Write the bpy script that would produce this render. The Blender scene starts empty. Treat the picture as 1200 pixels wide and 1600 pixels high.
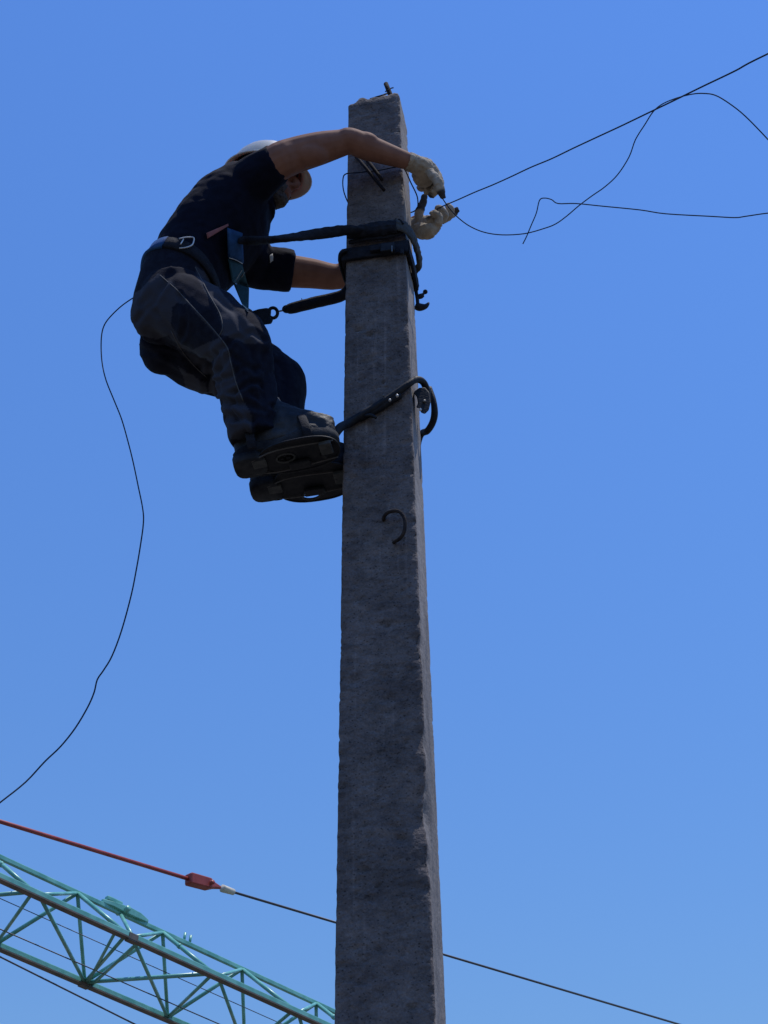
import bpy, bmesh, math, random
import numpy as np
from mathutils import Vector, Matrix, noise
from mathutils.bvhtree import BVHTree
random.seed(7)
R = math.radians
sc = bpy.context.scene
col = sc.collection

# ------------------------------------------------------------------ camera, sky, sun, exposure
FPX = 2400.0                       # focal length in photo pixels (1200 x 1600 photo)
PITCH, ROLL = R(35), R(.85)
CAM = Vector((0, -3.6, 1.6))
fw = Vector((0, math.cos(PITCH), math.sin(PITCH)))
r0 = Vector((1, 0, 0)); u0 = r0.cross(fw)
RT = r0 * math.cos(ROLL) - u0 * math.sin(ROLL)
UP = r0 * math.sin(ROLL) + u0 * math.cos(ROLL)
cd = bpy.data.cameras.new('camera'); cam = bpy.data.objects.new('camera', cd); col.objects.link(cam)
cd.sensor_fit = 'VERTICAL'; cd.sensor_height = 24.0; cd.lens = 24.0 * FPX / 1600
cd.clip_start = .05; cd.clip_end = 5000
m4 = Matrix((RT, UP, -fw)).transposed().to_4x4(); m4.translation = CAM
cam.matrix_world = m4
sc.camera = cam
sc.render.resolution_x, sc.render.resolution_y = 768, 1024

SUN_EL, SUN_AZ = 76.0, 93.0         # degrees; azimuth from +Y (behind the pole) towards +X
w = bpy.data.worlds.new('World'); sc.world = w; w.use_nodes = True
nt = w.node_tree; nt.nodes.clear()
sky = nt.nodes.new('ShaderNodeTexSky'); sky.sky_type = 'NISHITA'; sky.sun_disc = False
sky.sun_elevation = R(SUN_EL); sky.sun_rotation = R(SUN_AZ)
sky.altitude = 0; sky.air_density = 2.5; sky.dust_density = 0.0; sky.ozone_density = 10.0
bg = nt.nodes.new('ShaderNodeBackground'); bg.inputs[1].default_value = .15
ow = nt.nodes.new('ShaderNodeOutputWorld')
wb = nt.nodes.new('ShaderNodeMix'); wb.data_type = 'RGBA'; wb.blend_type = 'MULTIPLY'; wb.inputs[0].default_value = 1
wb.inputs[7].default_value = (.41, .56, .90, 1)                 # white balance of the whole sky
nt.links.new(sky.outputs[0], wb.inputs[6]); nt.links.new(wb.outputs[2], bg.inputs[0]); nt.links.new(bg.outputs[0], ow.inputs[0])
sl = bpy.data.lights.new('sun', 'SUN'); sl.energy = 3.8; sl.angle = R(.53); sl.color = (1, .95, .88)
so = bpy.data.objects.new('sun', sl); col.objects.link(so)
sd = Vector((math.cos(R(SUN_EL)) * math.sin(R(SUN_AZ)), math.cos(R(SUN_EL)) * math.cos(R(SUN_AZ)), math.sin(R(SUN_EL))))
so.rotation_euler = sd.to_track_quat('Z', 'Y').to_euler(); so.location = (0, 0, 30)
vs = sc.view_settings; vs.view_transform = 'Standard'; vs.look = 'None'; vs.gamma = 1; vs.use_curve_mapping = False
vs.exposure = 0.0

# ------------------------------------------------------------------ helpers
def ray(x, y): return fw + RT * ((x - 600) / FPX) - UP * ((y - 800) / FPX)
def PX(x, y, Y):
    """photo pixel -> point on the plane at depth Y (the plane of the thing it belongs to)"""
    d = ray(x, y); return CAM + d * ((Y - CAM.y) / d.y)
def proj(p):
    q = Vector(p) - CAM; d = q.dot(fw); return 600 + FPX * q.dot(RT) / d, 800 - FPX * q.dot(UP) / d

def cr(pts, n=6, closed=False):
    """Catmull-Rom through points (any dimension)"""
    A = [np.array(p, float) for p in pts]; N = len(A); out = []
    rng = range(N if closed else N - 1)
    for i in rng:
        if closed: p0, p1, p2, p3 = A[(i - 1) % N], A[i], A[(i + 1) % N], A[(i + 2) % N]
        else:
            p1, p2 = A[i], A[i + 1]
            p0 = A[i - 1] if i > 0 else 2 * p1 - p2
            p3 = A[i + 2] if i + 2 < N else 2 * p2 - p1
        for k in range(n):
            t = k / n
            out.append(.5 * (2 * p1 + (p2 - p0) * t + (2 * p0 - 5 * p1 + 4 * p2 - p3) * t * t + (3 * p1 - p0 - 3 * p2 + p3) * t ** 3))
    if not closed: out.append(A[-1])
    return out

class MB:
    def __init__(s): s.v = []; s.f = []
    def add(s, vs_, fs):
        o = len(s.v); s.v += [tuple(v) for v in vs_]; s.f += [tuple(i + o for i in f) for f in fs]
    def rings(s, rings, cap=True, closed=False):
        n = len(rings[0]); vs_ = [v for r in rings for v in r]; fs = []
        L = len(rings)
        for i in range(L if closed else L - 1):
            a, b = i * n, ((i + 1) % L) * n
            for k in range(n):
                fs.append((a + k, a + (k + 1) % n, b + (k + 1) % n, b + k))
        if cap and not closed:
            fs.append(tuple(range(n - 1, -1, -1))); fs.append(tuple(range((L - 1) * n, L * n)))
        s.add(vs_, fs); return s
    def tube(s, pts, r, n=8, smooth=0, closed=False, flat=None, up=None, twist=0):
        """round (or flat=ratio) tube along pts; r scalar or list; smooth = catmull subdivisions"""
        if not hasattr(r, '__len__'): r = [r] * len(pts)
        if smooth:
            q = cr([tuple(p) + (rr,) for p, rr in zip(pts, r)], smooth, closed)
            pts = [Vector(x[:3]) for x in q]; r = [x[3] for x in q]
        pts = [Vector(p) for p in pts]; N = len(pts); rings = []; nrm = None
        for i in range(N):
            if closed: t = pts[(i + 1) % N] - pts[i - 1]
            else: t = pts[min(i + 1, N - 1)] - pts[max(i - 1, 0)]
            if t.length < 1e-9: t = Vector((0, 0, 1))
            t.normalize()
            if up is not None: nrm = Vector(up)
            elif nrm is None:
                nrm = Vector((0, 0, 1)) if abs(t.z) < .9 else Vector((1, 0, 0))
            nrm = nrm - t * nrm.dot(t)
            if nrm.length < 1e-6: nrm = t.orthogonal()
            nrm.normalize(); b = t.cross(nrm)
            e1, e2 = nrm, b
            if twist:
                a = twist * i; e1, e2 = nrm * math.cos(a) + b * math.sin(a), b * math.cos(a) - nrm * math.sin(a)
            fl = 1 if flat is None else flat
            rings.append([pts[i] + e1 * (r[i] * math.cos(2 * math.pi * k / n)) + e2 * (r[i] * fl * math.sin(2 * math.pi * k / n)) for k in range(n)])
        return s.rings(rings, closed=closed)
    def box(s, c, sx, sy, sz, M=None):
        vs_ = []
        for x in (-1, 1):
            for y in (-1, 1):
                for z in (-1, 1):
                    v = Vector((x * sx / 2, y * sy / 2, z * sz / 2))
                    if M is not None: v = M @ v
                    vs_.append(Vector(c) + v)
        s.add(vs_, [(0, 1, 3, 2), (4, 6, 7, 5), (0, 4, 5, 1), (2, 3, 7, 6), (0, 2, 6, 4), (1, 5, 7, 3)]); return s
    def ball(s, c, rx, ry, rz, M=None, nu=16, nv=10):
        rings = []
        for j in range(1, nv):
            th = math.pi * j / nv
            rings.append([Vector(c) + ((M @ Vector((rx * math.sin(th) * math.cos(a), ry * math.sin(th) * math.sin(a), -rz * math.cos(th)))) if M is not None else
                          Vector((rx * math.sin(th) * math.cos(a), ry * math.sin(th) * math.sin(a), -rz * math.cos(th)))) for a in [2 * math.pi * k / nu for k in range(nu)]])
        return s.rings(rings)
    def mesh(s, name):
        me = bpy.data.meshes.new(name); me.from_pydata([tuple(v) for v in s.v], [], s.f); me.update()
        bm = bmesh.new(); bm.from_mesh(me); bmesh.ops.recalc_face_normals(bm, faces=bm.faces[:]); bm.to_mesh(me); bm.free()
        return me
    def build(s, name, mat, parent=None, smooth=True, bevel=0):
        return put(name, s.mesh(name), mat, parent, smooth, bevel)

def put(name, me, mat, parent=None, smooth=True, bevel=0):
    o = bpy.data.objects.new(name, me); col.objects.link(o)
    if mat: me.materials.clear(); me.materials.append(mat)
    if smooth: me.polygons.foreach_set('use_smooth', [True] * len(me.polygons))
    if parent: attach(o, parent)
    if bevel:
        md = o.modifiers.new('bevel', 'BEVEL'); md.width = bevel; md.segments = 2; md.limit_method = 'ANGLE'
    return o
def attach(o, parent):
    o.parent = parent; o.matrix_parent_inverse = Matrix.Translation(parent.location).inverted()
def thing(name, label, cat, loc=(0, 0, 0), group=None):
    o = bpy.data.objects.new(name, None); col.objects.link(o); o.location = loc; o.empty_display_size = .1
    return tag(o, label, cat, group)
def tag(o, label, cat, group=None):
    o['label'] = label; o['category'] = cat
    if group: o['group'] = group
    return o
def remesh(mb, name, voxel, smooth=2, fac=.5):
    me = mb.mesh(name + '_raw'); t = bpy.data.objects.new('tmp', me); col.objects.link(t)
    m = t.modifiers.new('r', 'REMESH'); m.mode = 'VOXEL'; m.voxel_size = voxel
    if smooth:
        m2 = t.modifiers.new('s', 'SMOOTH'); m2.iterations = smooth; m2.factor = fac
    dg = bpy.context.evaluated_depsgraph_get()
    out = bpy.data.meshes.new_from_object(t.evaluated_get(dg)); out.name = name
    bpy.data.objects.remove(t); bpy.data.meshes.remove(me)
    return out
def coords(me):
    a = np.empty(len(me.vertices) * 3); me.vertices.foreach_get('co', a); return a.reshape(-1, 3)
def normals(me):
    a = np.empty(len(me.vertices) * 3); me.vertices.foreach_get('normal', a); return a.reshape(-1, 3)
def setco(me, a): me.vertices.foreach_set('co', a.ravel()); me.update()
def projs(A):
    q = A - np.array(CAM); d = q @ np.array(fw)
    return np.stack([600 + FPX * (q @ np.array(RT)) / d, 800 - FPX * (q @ np.array(UP)) / d], 1)
def inpoly(P, poly):
    x, y = P[:, 0], P[:, 1]; r = np.zeros(len(P), bool); n = len(poly)
    for i in range(n):
        x1, y1 = poly[i]; x2, y2 = poly[(i + 1) % n]
        c = ((y1 > y) != (y2 > y)) & (x < (x2 - x1) * (y - y1) / (y2 - y1 + 1e-12) + x1)
        r ^= c
    return r
def segdist(P, line):
    d = np.full(len(P), 1e9)
    for a, b in zip(line[:-1], line[1:]):
        a, b = np.array(a, float), np.array(b, float); ab = b - a
        t = np.clip(((P - a) @ ab) / (ab @ ab), 0, 1)
        d = np.minimum(d, np.linalg.norm(P - (a + t[:, None] * ab), axis=1))
    return d
def fractal(A, scale, octv=3, seed=0.0):
    return np.array([noise.fractal(Vector((p[0] * scale[0] + seed, p[1] * scale[1] - seed, p[2] * scale[2] + 2 * seed)), 1.0, 2.0, octv) for p in A])

# ------------------------------------------------------------------ materials
def mat(name, c1, c2=None, scale=20, rough=.7, metal=0, bump=0, bscale=None, stretch=(1, 1, 1), attr=None, spec=.5, detail=6, ramp=(.35, .65), sss=0):
    m = bpy.data.materials.new(name); m.use_nodes = True; n = m.node_tree; b = n.nodes['Principled BSDF']
    b.inputs['Roughness'].default_value = rough; b.inputs['Metallic'].default_value = metal
    b.inputs['Specular IOR Level'].default_value = spec
    tc = n.nodes.new('ShaderNodeTexCoord'); mp = n.nodes.new('ShaderNodeMapping'); mp.inputs['Scale'].default_value = stretch
    n.links.new(tc.outputs['Object'], mp.inputs[0])
    tx = n.nodes.new('ShaderNodeTexNoise'); tx.inputs['Scale'].default_value = scale; tx.inputs['Detail'].default_value = detail
    n.links.new(mp.outputs[0], tx.inputs['Vector'])
    rp = n.nodes.new('ShaderNodeValToRGB'); rp.color_ramp.elements[0].position = ramp[0]; rp.color_ramp.elements[1].position = ramp[1]
    rp.color_ramp.elements[0].color = (*c1, 1); rp.color_ramp.elements[1].color = (*(c2 or c1), 1)
    n.links.new(tx.outputs[0], rp.inputs[0]); out = rp.outputs[0]
    if attr:                                           # mix towards a second cloth colour by a painted mask
        at = n.nodes.new('ShaderNodeAttribute'); at.attribute_name = attr[0]
        mx = n.nodes.new('ShaderNodeMix'); mx.data_type = 'RGBA'
        n.links.new(at.outputs['Fac'], mx.inputs[0]); n.links.new(out, mx.inputs[6]); mx.inputs[7].default_value = (*attr[1], 1)
        out = mx.outputs[2]
    n.links.new(out, b.inputs['Base Color'])
    if sss:
        b.inputs['Subsurface Weight'].default_value = sss; b.inputs['Subsurface Radius'].default_value = (.01, .004, .002); b.inputs['Subsurface Scale'].default_value = 1
    if bump:
        t2 = n.nodes.new('ShaderNodeTexNoise'); t2.inputs['Scale'].default_value = bscale or scale * 3; t2.inputs['Detail'].default_value = 8
        n.links.new(mp.outputs[0], t2.inputs['Vector'])
        bp = n.nodes.new('ShaderNodeBump'); bp.inputs['Strength'].default_value = bump; bp.inputs['Distance'].default_value = .006 if name.startswith('concrete') else .004
        n.links.new(t2.outputs[0], bp.inputs['Height']); n.links.new(bp.outputs[0], b.inputs['Normal'])
    return m

def concrete(name, c1, c2, streak, pits, bump):
    m = mat(name, c1, c2, 11, .93, bump=bump, bscale=75, spec=.15, detail=12, ramp=(.3, .7))
    n = m.node_tree; b = n.nodes['Principled BSDF']; tc = n.nodes['Texture Coordinate']
    cur = b.inputs['Base Color'].links[0].from_socket
    def layer(tex, sc_, lo, hi, c_lo, c_hi, fac, **kw):
        nonlocal cur
        mp = n.nodes.new('ShaderNodeMapping'); mp.inputs['Scale'].default_value = sc_; n.links.new(tc.outputs['Object'], mp.inputs[0])
        t = n.nodes.new(tex); t.inputs['Scale'].default_value = 1
        for k_, v_ in kw.items(): t.inputs[k_].default_value = v_
        n.links.new(mp.outputs[0], t.inputs['Vector'])
        r = n.nodes.new('ShaderNodeValToRGB'); r.color_ramp.elements[0].position = lo; r.color_ramp.elements[1].position = hi
        r.color_ramp.elements[0].color = (*[c_lo] * 3, 1); r.color_ramp.elements[1].color = (*[c_hi] * 3, 1)
        n.links.new(t.outputs[0], r.inputs[0])
        mx = n.nodes.new('ShaderNodeMix'); mx.data_type = 'RGBA'; mx.blend_type = 'MULTIPLY'; mx.inputs[0].default_value = fac
        n.links.new(cur, mx.inputs[6]); n.links.new(r.outputs[0], mx.inputs[7]); cur = mx.outputs[2]
    layer('ShaderNodeTexNoise', (26, 26, 48), .36, .56, .55, 1, streak, Detail=10, Roughness=.72)       # trowel marks
    layer('ShaderNodeTexNoise', (4, 4, 2.2), .35, .62, .72, 1.1, .8, Detail=6, Roughness=.6)            # broad staining
    layer('ShaderNodeTexVoronoi', (75, 75, 95), .10, .24, .35, 1, pits)                                 # air holes
    layer('ShaderNodeTexNoise', (30, 30, 62), .60, .68, 1, .45, streak, Detail=7, Roughness=.65)        # gouges
    layer('ShaderNodeTexNoise', (170, 170, 170), .3, .7, .7, 1.25, .8, Detail=4, Roughness=.7)          # sand grain
    layer('ShaderNodeTexNoise', (60, 60, 2.0), .60, .76, 1, 1.55, .8, Detail=5)                         # pale scratches
    n.links.new(cur, b.inputs['Base Color'])
    return m
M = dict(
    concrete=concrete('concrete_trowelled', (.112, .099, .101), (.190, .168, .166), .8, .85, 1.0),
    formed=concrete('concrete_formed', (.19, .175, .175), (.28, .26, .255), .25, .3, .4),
    soil=mat('soil', (.07, .06, .045), (.13, .11, .085), 1.5, .95, bump=.6, bscale=20),
    rust=mat('rusty_steel', (.008, .008, .012), (.022, .016, .016), 60, .9, 0, .5, spec=.15),
    wire=mat('wire_insulation', (.007, .014, .034), (.014, .024, .05), 80, .85, 0, spec=.15),
    skin=mat('skin', (.195, .096, .070), (.240, .124, .092), 24, .75, bump=.12, bscale=260, spec=.15),
    beard=mat('beard', (.05, .045, .04), (.12, .11, .10), 160, .9, bump=.8, bscale=400),
    shirt=mat('shirt_cotton', (.0028, .004, .012), (.005, .0065, .018), 40, .95, bump=.25, bscale=300, spec=.15),  # black cotton with a blue veil of lens glare mixed into its colour
    trouser=mat('trouser_cloth', (.0055, .0065, .015), (.010, .012, .023), 50, .95, bump=.3, bscale=260, spec=.15, attr=('panel', (.035, .038, .053))),  # the black cloth carries the blue glare veil in its base colour
    piping=mat('piping', (.055, .055, .06), (.08, .08, .085), 60, .8),
    boot=mat('boot_leather', (.004, .005, .010), (.034, .036, .042), 16, .6, bump=.35, bscale=160, spec=.3),
    sole=mat('boot_sole', (.004, .005, .010), (.038, .042, .050), 16, .9, bump=.5, bscale=180, spec=.2),
    glove=mat('glove_knit', (.30, .25, .195), (.42, .36, .285), 35, .95, bump=.6, bscale=420, spec=.2, attr=('grime', (.05, .048, .05))),
    glove_dark=mat('glove_palm_coating', (.055, .05, .047), (.11, .10, .09), 60, .85, bump=.4, bscale=300),
    helmet=mat('helmet_plastic', (.40, .40, .37), (.48, .47, .44), 12, .35, sss=.15),
    blue=mat('blue_webbing', (.014, .058, .17), (.022, .085, .23), 60, .8, bump=.4, bscale=350, spec=.2),
    teal=mat('blue_grey_webbing', (.02, .075, .12), (.03, .10, .15), 60, .85, bump=.4, bscale=350, spec=.2),
    black=mat('black_webbing', (.005, .0065, .013), (.014, .016, .025), 50, .85, bump=.6, bscale=220, spec=.25),  # lens glare put in as a blue tint of the black
    sleeve=mat('grey_canvas', (.03, .035, .04), (.055, .06, .065), 40, .9, bump=.5, bscale=200),
    steel=mat('worn_steel', (.10, .10, .10), (.20, .20, .19), 50, .45, .7),
    dsteel=mat('black_painted_steel', (.004, .006, .012), (.014, .016, .022), 60, .65, 0, .2, spec=.25),  # black paint, tinted navy to carry the veiling glare
    zinc=mat('zinc', (.45, .45, .45), (.6, .6, .6), 60, .4, .5),
    pink=mat('pink_tag', (.22, .085, .095), (.28, .11, .12), 30, .8),
    white=mat('white_stitch', (.40, .42, .44), (.5, .5, .5), 30, .8),
    green=mat('crane_green_paint', (.10, .34, .29), (.19, .49, .43), 4, .3, bump=.1, spec=.5),
    chord=mat('crane_chord_brown', (.08, .085, .075), (.16, .13, .11), 5, .6, bump=.2, stretch=(1, 1, 1)),  # grey-brown mix for the rail flanges and joint boxes
    red=mat('crane_red_paint', (.24, .028, .022), (.33, .05, .04), 5, .5),
    rope=mat('steel_rope', (.05, .05, .055), (.10, .10, .11), 60, .5, .4),
    staple=mat('dull_rebar', (.022, .020, .024), (.045, .038, .036), 70, .95, 0, .6, spec=.1),
    cream=mat('cream_socket', (.5, .47, .38), (.58, .54, .45), 20, .6),
)

# ------------------------------------------------------------------ ground
g = MB()
N = 40
def gz(x, y): return -.02 + .02 * noise.noise((x * .3, y * .3, 0)) if abs(x) + abs(y) < 200 else -.02
xs = [-3000, -800, -200, -80] + [-40 + 4 * i for i in range(21)] + [80, 200, 800, 3000]
vs_ = [(x, y, gz(x, y)) for y in xs for x in xs]; n = len(xs)
g.add(vs_, [(j * n + i, j * n + i + 1, (j + 1) * n + i + 1, (j + 1) * n + i) for j in range(n - 1) for i in range(n - 1)])
o = g.build('ground', M['soil']); o['kind'] = 'structure'

# ------------------------------------------------------------------ concrete pole
TH = R(-10.0); cT, sT = math.cos(TH), math.sin(TH)
PZ = 5.826
def pw(z): return .1835 + .0168 * (5.63 - z)       # width of the front face
def pd(z): return .158 + .0075 * (5.63 - z)        # depth
def pl(x, y, z): return Vector((-.0005 + x * cT - y * sT, x * sT + y * cT, z))   # pole-local -> world
zs = [-1.2, -.6, 0, .6, 1.2, 1.6, 1.9, 2.1] + [2.2 + i * (PZ - 2.2) / 440 for i in range(441)]
rings = []; NS = 20
def sidepts(hw, hd, rc):
    """closed section, NS points per side + rounded corners"""
    pts = []
    cs = [(hw - rc, -hd + rc, -90), (hw - rc, hd - rc, 0), (-hw + rc, hd - rc, 90), (-hw + rc, -hd + rc, 180)]
    for i, (cx, cy, a0) in enumerate(cs):
        for k in range(4):
            a = R(a0 + 90 * k / 3); pts.append((cx + rc * math.cos(a), cy + rc * math.sin(a), 1))
        nx, ny, na = cs[(i + 1) % 4]; a = R(a0 + 90)
        x0, y0 = cx + rc * math.cos(a), cy + rc * math.sin(a); x1, y1 = nx + rc * math.cos(R(na)), ny + rc * math.sin(R(na))
        for k in range(1, NS): t = k / NS; pts.append((x0 + (x1 - x0) * t, y0 + (y1 - y0) * t, 0))
    return pts
chips = [(3.16, .11, .034), (3.35, .05, .020), (3.03, .06, .016), (3.62, .05, .012), (2.95, .03, .006), (4.08, .05, .010), (4.75, .04, .006), (5.66, .05, .010), (5.52, .05, .009), (5.35, .04, .007)]
for z in zs:
    hw, hd = pw(z) / 2, pd(z) / 2
    rg = []
    top = max(0, 1 - (PZ - z) / .035)
    for (x, y, c) in sidepts(hw, hd, .006):
        p = Vector((x, y, z))
        if z > 2.15:
            # how near a vertical edge this point is
            ex, ey = hw - abs(x), hd - abs(y); e = max(ex, ey)
            k = max(0, 1 - e / .022)
            er = max(0, noise.fractal((x * 9 + 3, y * 9, z * 24), 1, 2, 5) - .34) * .010 * k
            er += max(0, noise.noise((x * 20, y * 20, z * 75)) - .40) * .003 * k
            if x > 0 and y < 0:
                for cz, hh, dp in chips:
                    q = max(0, 1 - abs(z - cz + .4 * (hd - abs(y))) / hh); kk = max(0, 1 - e / (dp * 1.9))
                    er += dp * .62 * q * q * (3 - 2 * q) * kk * (1 + .5 * noise.noise((x * 40, y * 40, z * 45)))
            if x < 0: er += .022 * (top ** 1.5) * max(0, 1 - ex / .03)
            er += top ** 2 * .012 * (.6 + noise.noise((x * 30, y * 30, 1)))
            dx, dy = (-x, -y); L = math.hypot(dx, dy)
            # faces: roughness along the normal
            rr = noise.fractal((x * 22, y * 22, z * 30), 1, 2, 4) * .0016 + noise.noise((x * 5, y * 5, z * 3)) * .0010
            pit = max(0, noise.noise((x * 55 + 9, y * 55, z * 95)) - .34) * .022 + max(0, noise.noise((x * 16, y * 16, z * 42 + 7)) - .42) * .016
            if not (y < 0 and ey < .004): rr *= .35; pit *= .15
            nx_, ny_ = (1 if x > 0 else -1, 0) if ex < ey else (0, 1 if y > 0 else -1)
            p += Vector((nx_, ny_, 0)) * (rr - pit) + Vector((dx / L, dy / L, 0)) * er
            p.z += top * (.014 * noise.fractal((x * 28, y * 28, 5), 1, 2, 3) - .012 * max(0, (-x - hw + .035) / .035))
        rg.append(pl(p.x, p.y, p.z))
    rings.append(rg)
pole = MB()
# cap: shrink rings towards the centre with a rough broken surface
last = rings[-1]; cx = sum((Vector(v) for v in last), Vector()) / len(last)
for f in (.8, .5, .2): rings.append([cx + (Vector(v) - cx) * f + Vector((0, 0, .010 * noise.fractal((v[0] * 50 * f, v[1] * 50 * f, 2), 1, 2, 3) + .002)) for v in last])
pole.rings(rings)
utility = thing('utility_pole', 'tall tapering square concrete utility pole with chipped edges and rough grey faces', 'utility pole', (0, 0, 0))
shaft = pole.build('shaft', M['concrete'], utility)
shaft.data.materials.append(M['formed'])
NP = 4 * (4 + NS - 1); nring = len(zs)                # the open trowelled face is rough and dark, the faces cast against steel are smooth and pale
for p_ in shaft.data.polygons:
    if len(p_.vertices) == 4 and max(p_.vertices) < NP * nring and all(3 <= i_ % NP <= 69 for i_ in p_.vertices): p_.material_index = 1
fY = lambda z: -pd(z) / 2
# U-shaped staple low on the front face
def onface(x, y, out=0.0):
    """photo pixel -> point on (or proud of) the pole's front face"""
    p = PX(x, y, -.09)
    for _ in range(4):
        lx = (p.x + .0005) * cT + p.y * sT
        q = pl(lx, -pd(p.z) / 2 - out, p.z); p = PX(x, y, q.y)
    return p
st = [(600, 815, -.012), (600, 808, .010), (606, 801, .026), (619, 798, .036), (629, 804, .04), (633, 817, .04), (631, 832, .036), (624, 842, .026), (617, 846, .010), (615, 849, -.012)]
MB().tube([onface(*p) for p in st], .0052, 10, 5).build('rebar_staple', M['staple'], utility)
for a, b in (((553, 240), (600, 297)), ((571, 246), (597, 281))):
    pts = [onface(a[0], a[1], -.005), onface(a[0] * .7 + b[0] * .3, a[1] * .7 + b[1] * .3, .024), onface(a[0] * .3 + b[0] * .7, a[1] * .3 + b[1] * .7, .04), onface(b[0], b[1], .044)]
    MB().tube(pts, .0058, 10, 5).build('rebar_hook', M['rust'], utility)
t0 = PX(613, 156, -.03); t1 = PX(603, 131, -.02)
MB().tube([t0 + (t0 - t1) * .6, t0, t1], [.0095, .0092, .0085], 10, 3).build('top_rebar', M['rust'], utility)
MB().tube([PX(602, 143, -.045), PX(606, 141, -.05), PX(611, 138, -.04), PX(615, 137, -.04)], .0022, 6, 4).build('binding_wire', M['rust'], utility)
MB().tube([PX(578, 155, -.05), PX(587, 152, -.055), PX(597, 149, -.055), PX(605, 146, -.03)], .003, 6, 4).build('binding_wire', M['rust'], utility)

def around(z, off, wob=0.0, n=5, seed=0):
    """closed loop hugging the pole at height z"""
    hw, hd = pw(z) / 2 + off, pd(z) / 2 + off; r = .016; pts = []
    for (cx_, cy_, a0) in [(hw - r, -hd + r, -90), (hw - r, hd - r, 0), (-hw + r, hd - r, 90), (-hw + r, -hd + r, 180)]:
        for k in range(n):
            a = R(a0 + 90 * k / (n - 1)); pts.append((cx_ + r * math.cos(a), cy_ + r * math.sin(a)))
    return [pl(x, y, z + wob * noise.noise((x * 9 + seed, y * 9, z))) for x, y in pts]

# thin wire tied round the top
zt = PX(590, 264, -.1).z
lp = [pl(x, y, zt + dz) for x, y, dz in [(-.05, -.094, .002), (.02, -.093, .0), (.07, -.093, .003), (.098, -.086, .0), (.112, -.03, -.01), (.124, .04, -.02), (.10, .094, -.02), (.0, .10, -.01), (-.08, .098, -.01), (-.106, .05, -.005), (-.116, -.02, 0), (-.108, -.075, .003), (-.092, -.096, .003)]]
tag(MB().tube(lp, .0022, 6, 6, closed=True).build('tie_wire', M['wire']), 'thin wire looped round the pole just under its broken top', 'wire')

# black strap collar with ratchet buckle
zc = PX(590, 388, -.1).z
collar = thing('strap_collar', 'wide black strap collar buckled tightly round the concrete pole below the lanyard', 'strap', pl(0, 0, zc))
rg = []
base = around(zc, .008)
base = [Vector(x) for x in cr(base, 3, True)]
cc = pl(0, 0, zc)
for i, p in enumerate(base):
    o_ = (p - cc); o_.z = 0; o_.normalize(); hgt = .025 + .003 * noise.noise((p.x * 12, p.y * 12, 1))
    rg.append([p + o_ * .006 + Vector((0, 0, hgt)), p + o_ * .009, p + o_ * .006 - Vector((0, 0, hgt)), p - o_ * .004 - Vector((0, 0, hgt)), p - o_ * .004 + Vector((0, 0, hgt))])
MB().rings(rg, closed=True).build('band', M['black'], collar)
# slack loop of the band on its left
MB().tube([pl(-.088, -.101, zc + .008), pl(-.108, -.098, zc + .004), pl(-.118, -.07, zc - .002), pl(-.119, 0, zc), pl(-.112, .07, zc), pl(-.09, .098, zc)], .006, 8, 5, flat=2.2, up=(1, 0, 0)).build('slack_loop', M['black'], collar)
bz = onface(606, 389, .022)
fr = Matrix(((cT, -sT, 0), (sT, cT, 0), (0, 0, 1)))
b_ = MB(); b_.box(bz, .045, .024, .034, fr); b_.build('ratchet_buckle', M['dsteel'], collar, False, .003)
MB().box(onface(612.5, 389, .036), .004, .006, .026, fr).build('buckle_pin', M['steel'], collar, False, .001)
MB().box(onface(590, 388, .024), .05, .012, .022, fr).build('strap_tail', M['black'], collar, False, .003)
MB().tube([onface(545, 379, .014), onface(575, 372, .018), onface(605, 369, .02), onface(632, 362, .02)], [.008, .010, .010, .007], 10, 4, flat=.5, up=(0, 0, 1)).build('upper_strap', M['black'], collar)
MB().box(onface(628, 392, .018), .012, .010, .03, fr).build('keeper', M['black'], collar, False, .003)


# ------------------------------------------------------------------ the worker
V = Vector
# main joints (pixel + depth plane; his right side is towards the camera)
SH_R = PX(430, 256, -.185); EL_R = PX(546, 221, -.205); WR_R = PX(644, 254, -.135)
SH_L = PX(402, 418, .20);  EL_L = PX(530, 432, .26);   WR_L = PX(645, 352, .13)
HIP = V((-.685, 0, 4.885)); HIP_R = V((-.640, -.090, 4.87)); HIP_L = V((-.625, .085, 4.87))
KN_R = PX(372, 536, -.17); KN_L = PX(433, 602, .095)
AN_R = PX(402, 682, -.12); AN_L = PX(428, 708, .035)
FOOT_Z = PX(455, 706, -.12).z
# head frame: x forward, y left, z up
HEAD = PX(417, 280, 0.0)
HM = (Matrix.Rotation(R(-9), 3, 'Z') @ Matrix.Rotation(R(10), 3, 'Y'))
def hd_(x, y, z): return HEAD + HM @ V((x, y, z))

def torso_ring(c, tilt, a, b, n=28, p=2.3, yo=0.0, sh=0.0):
    """ring in the plane perpendicular to the spine; a = half depth, b = half width (along Y)"""
    e1 = V((math.cos(R(tilt)), 0, -math.sin(R(tilt)))); out = []
    for k in range(n):
        t = 2 * math.pi * k / n; cx_, sy_ = math.cos(t), math.sin(t)
        x = a * math.copysign(abs(cx_) ** (2 / p), cx_); y = b * math.copysign(abs(sy_) ** (2 / p), sy_)
        out.append(V(c) + e1 * x + V((0, y + yo, 0)))
    return out
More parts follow.
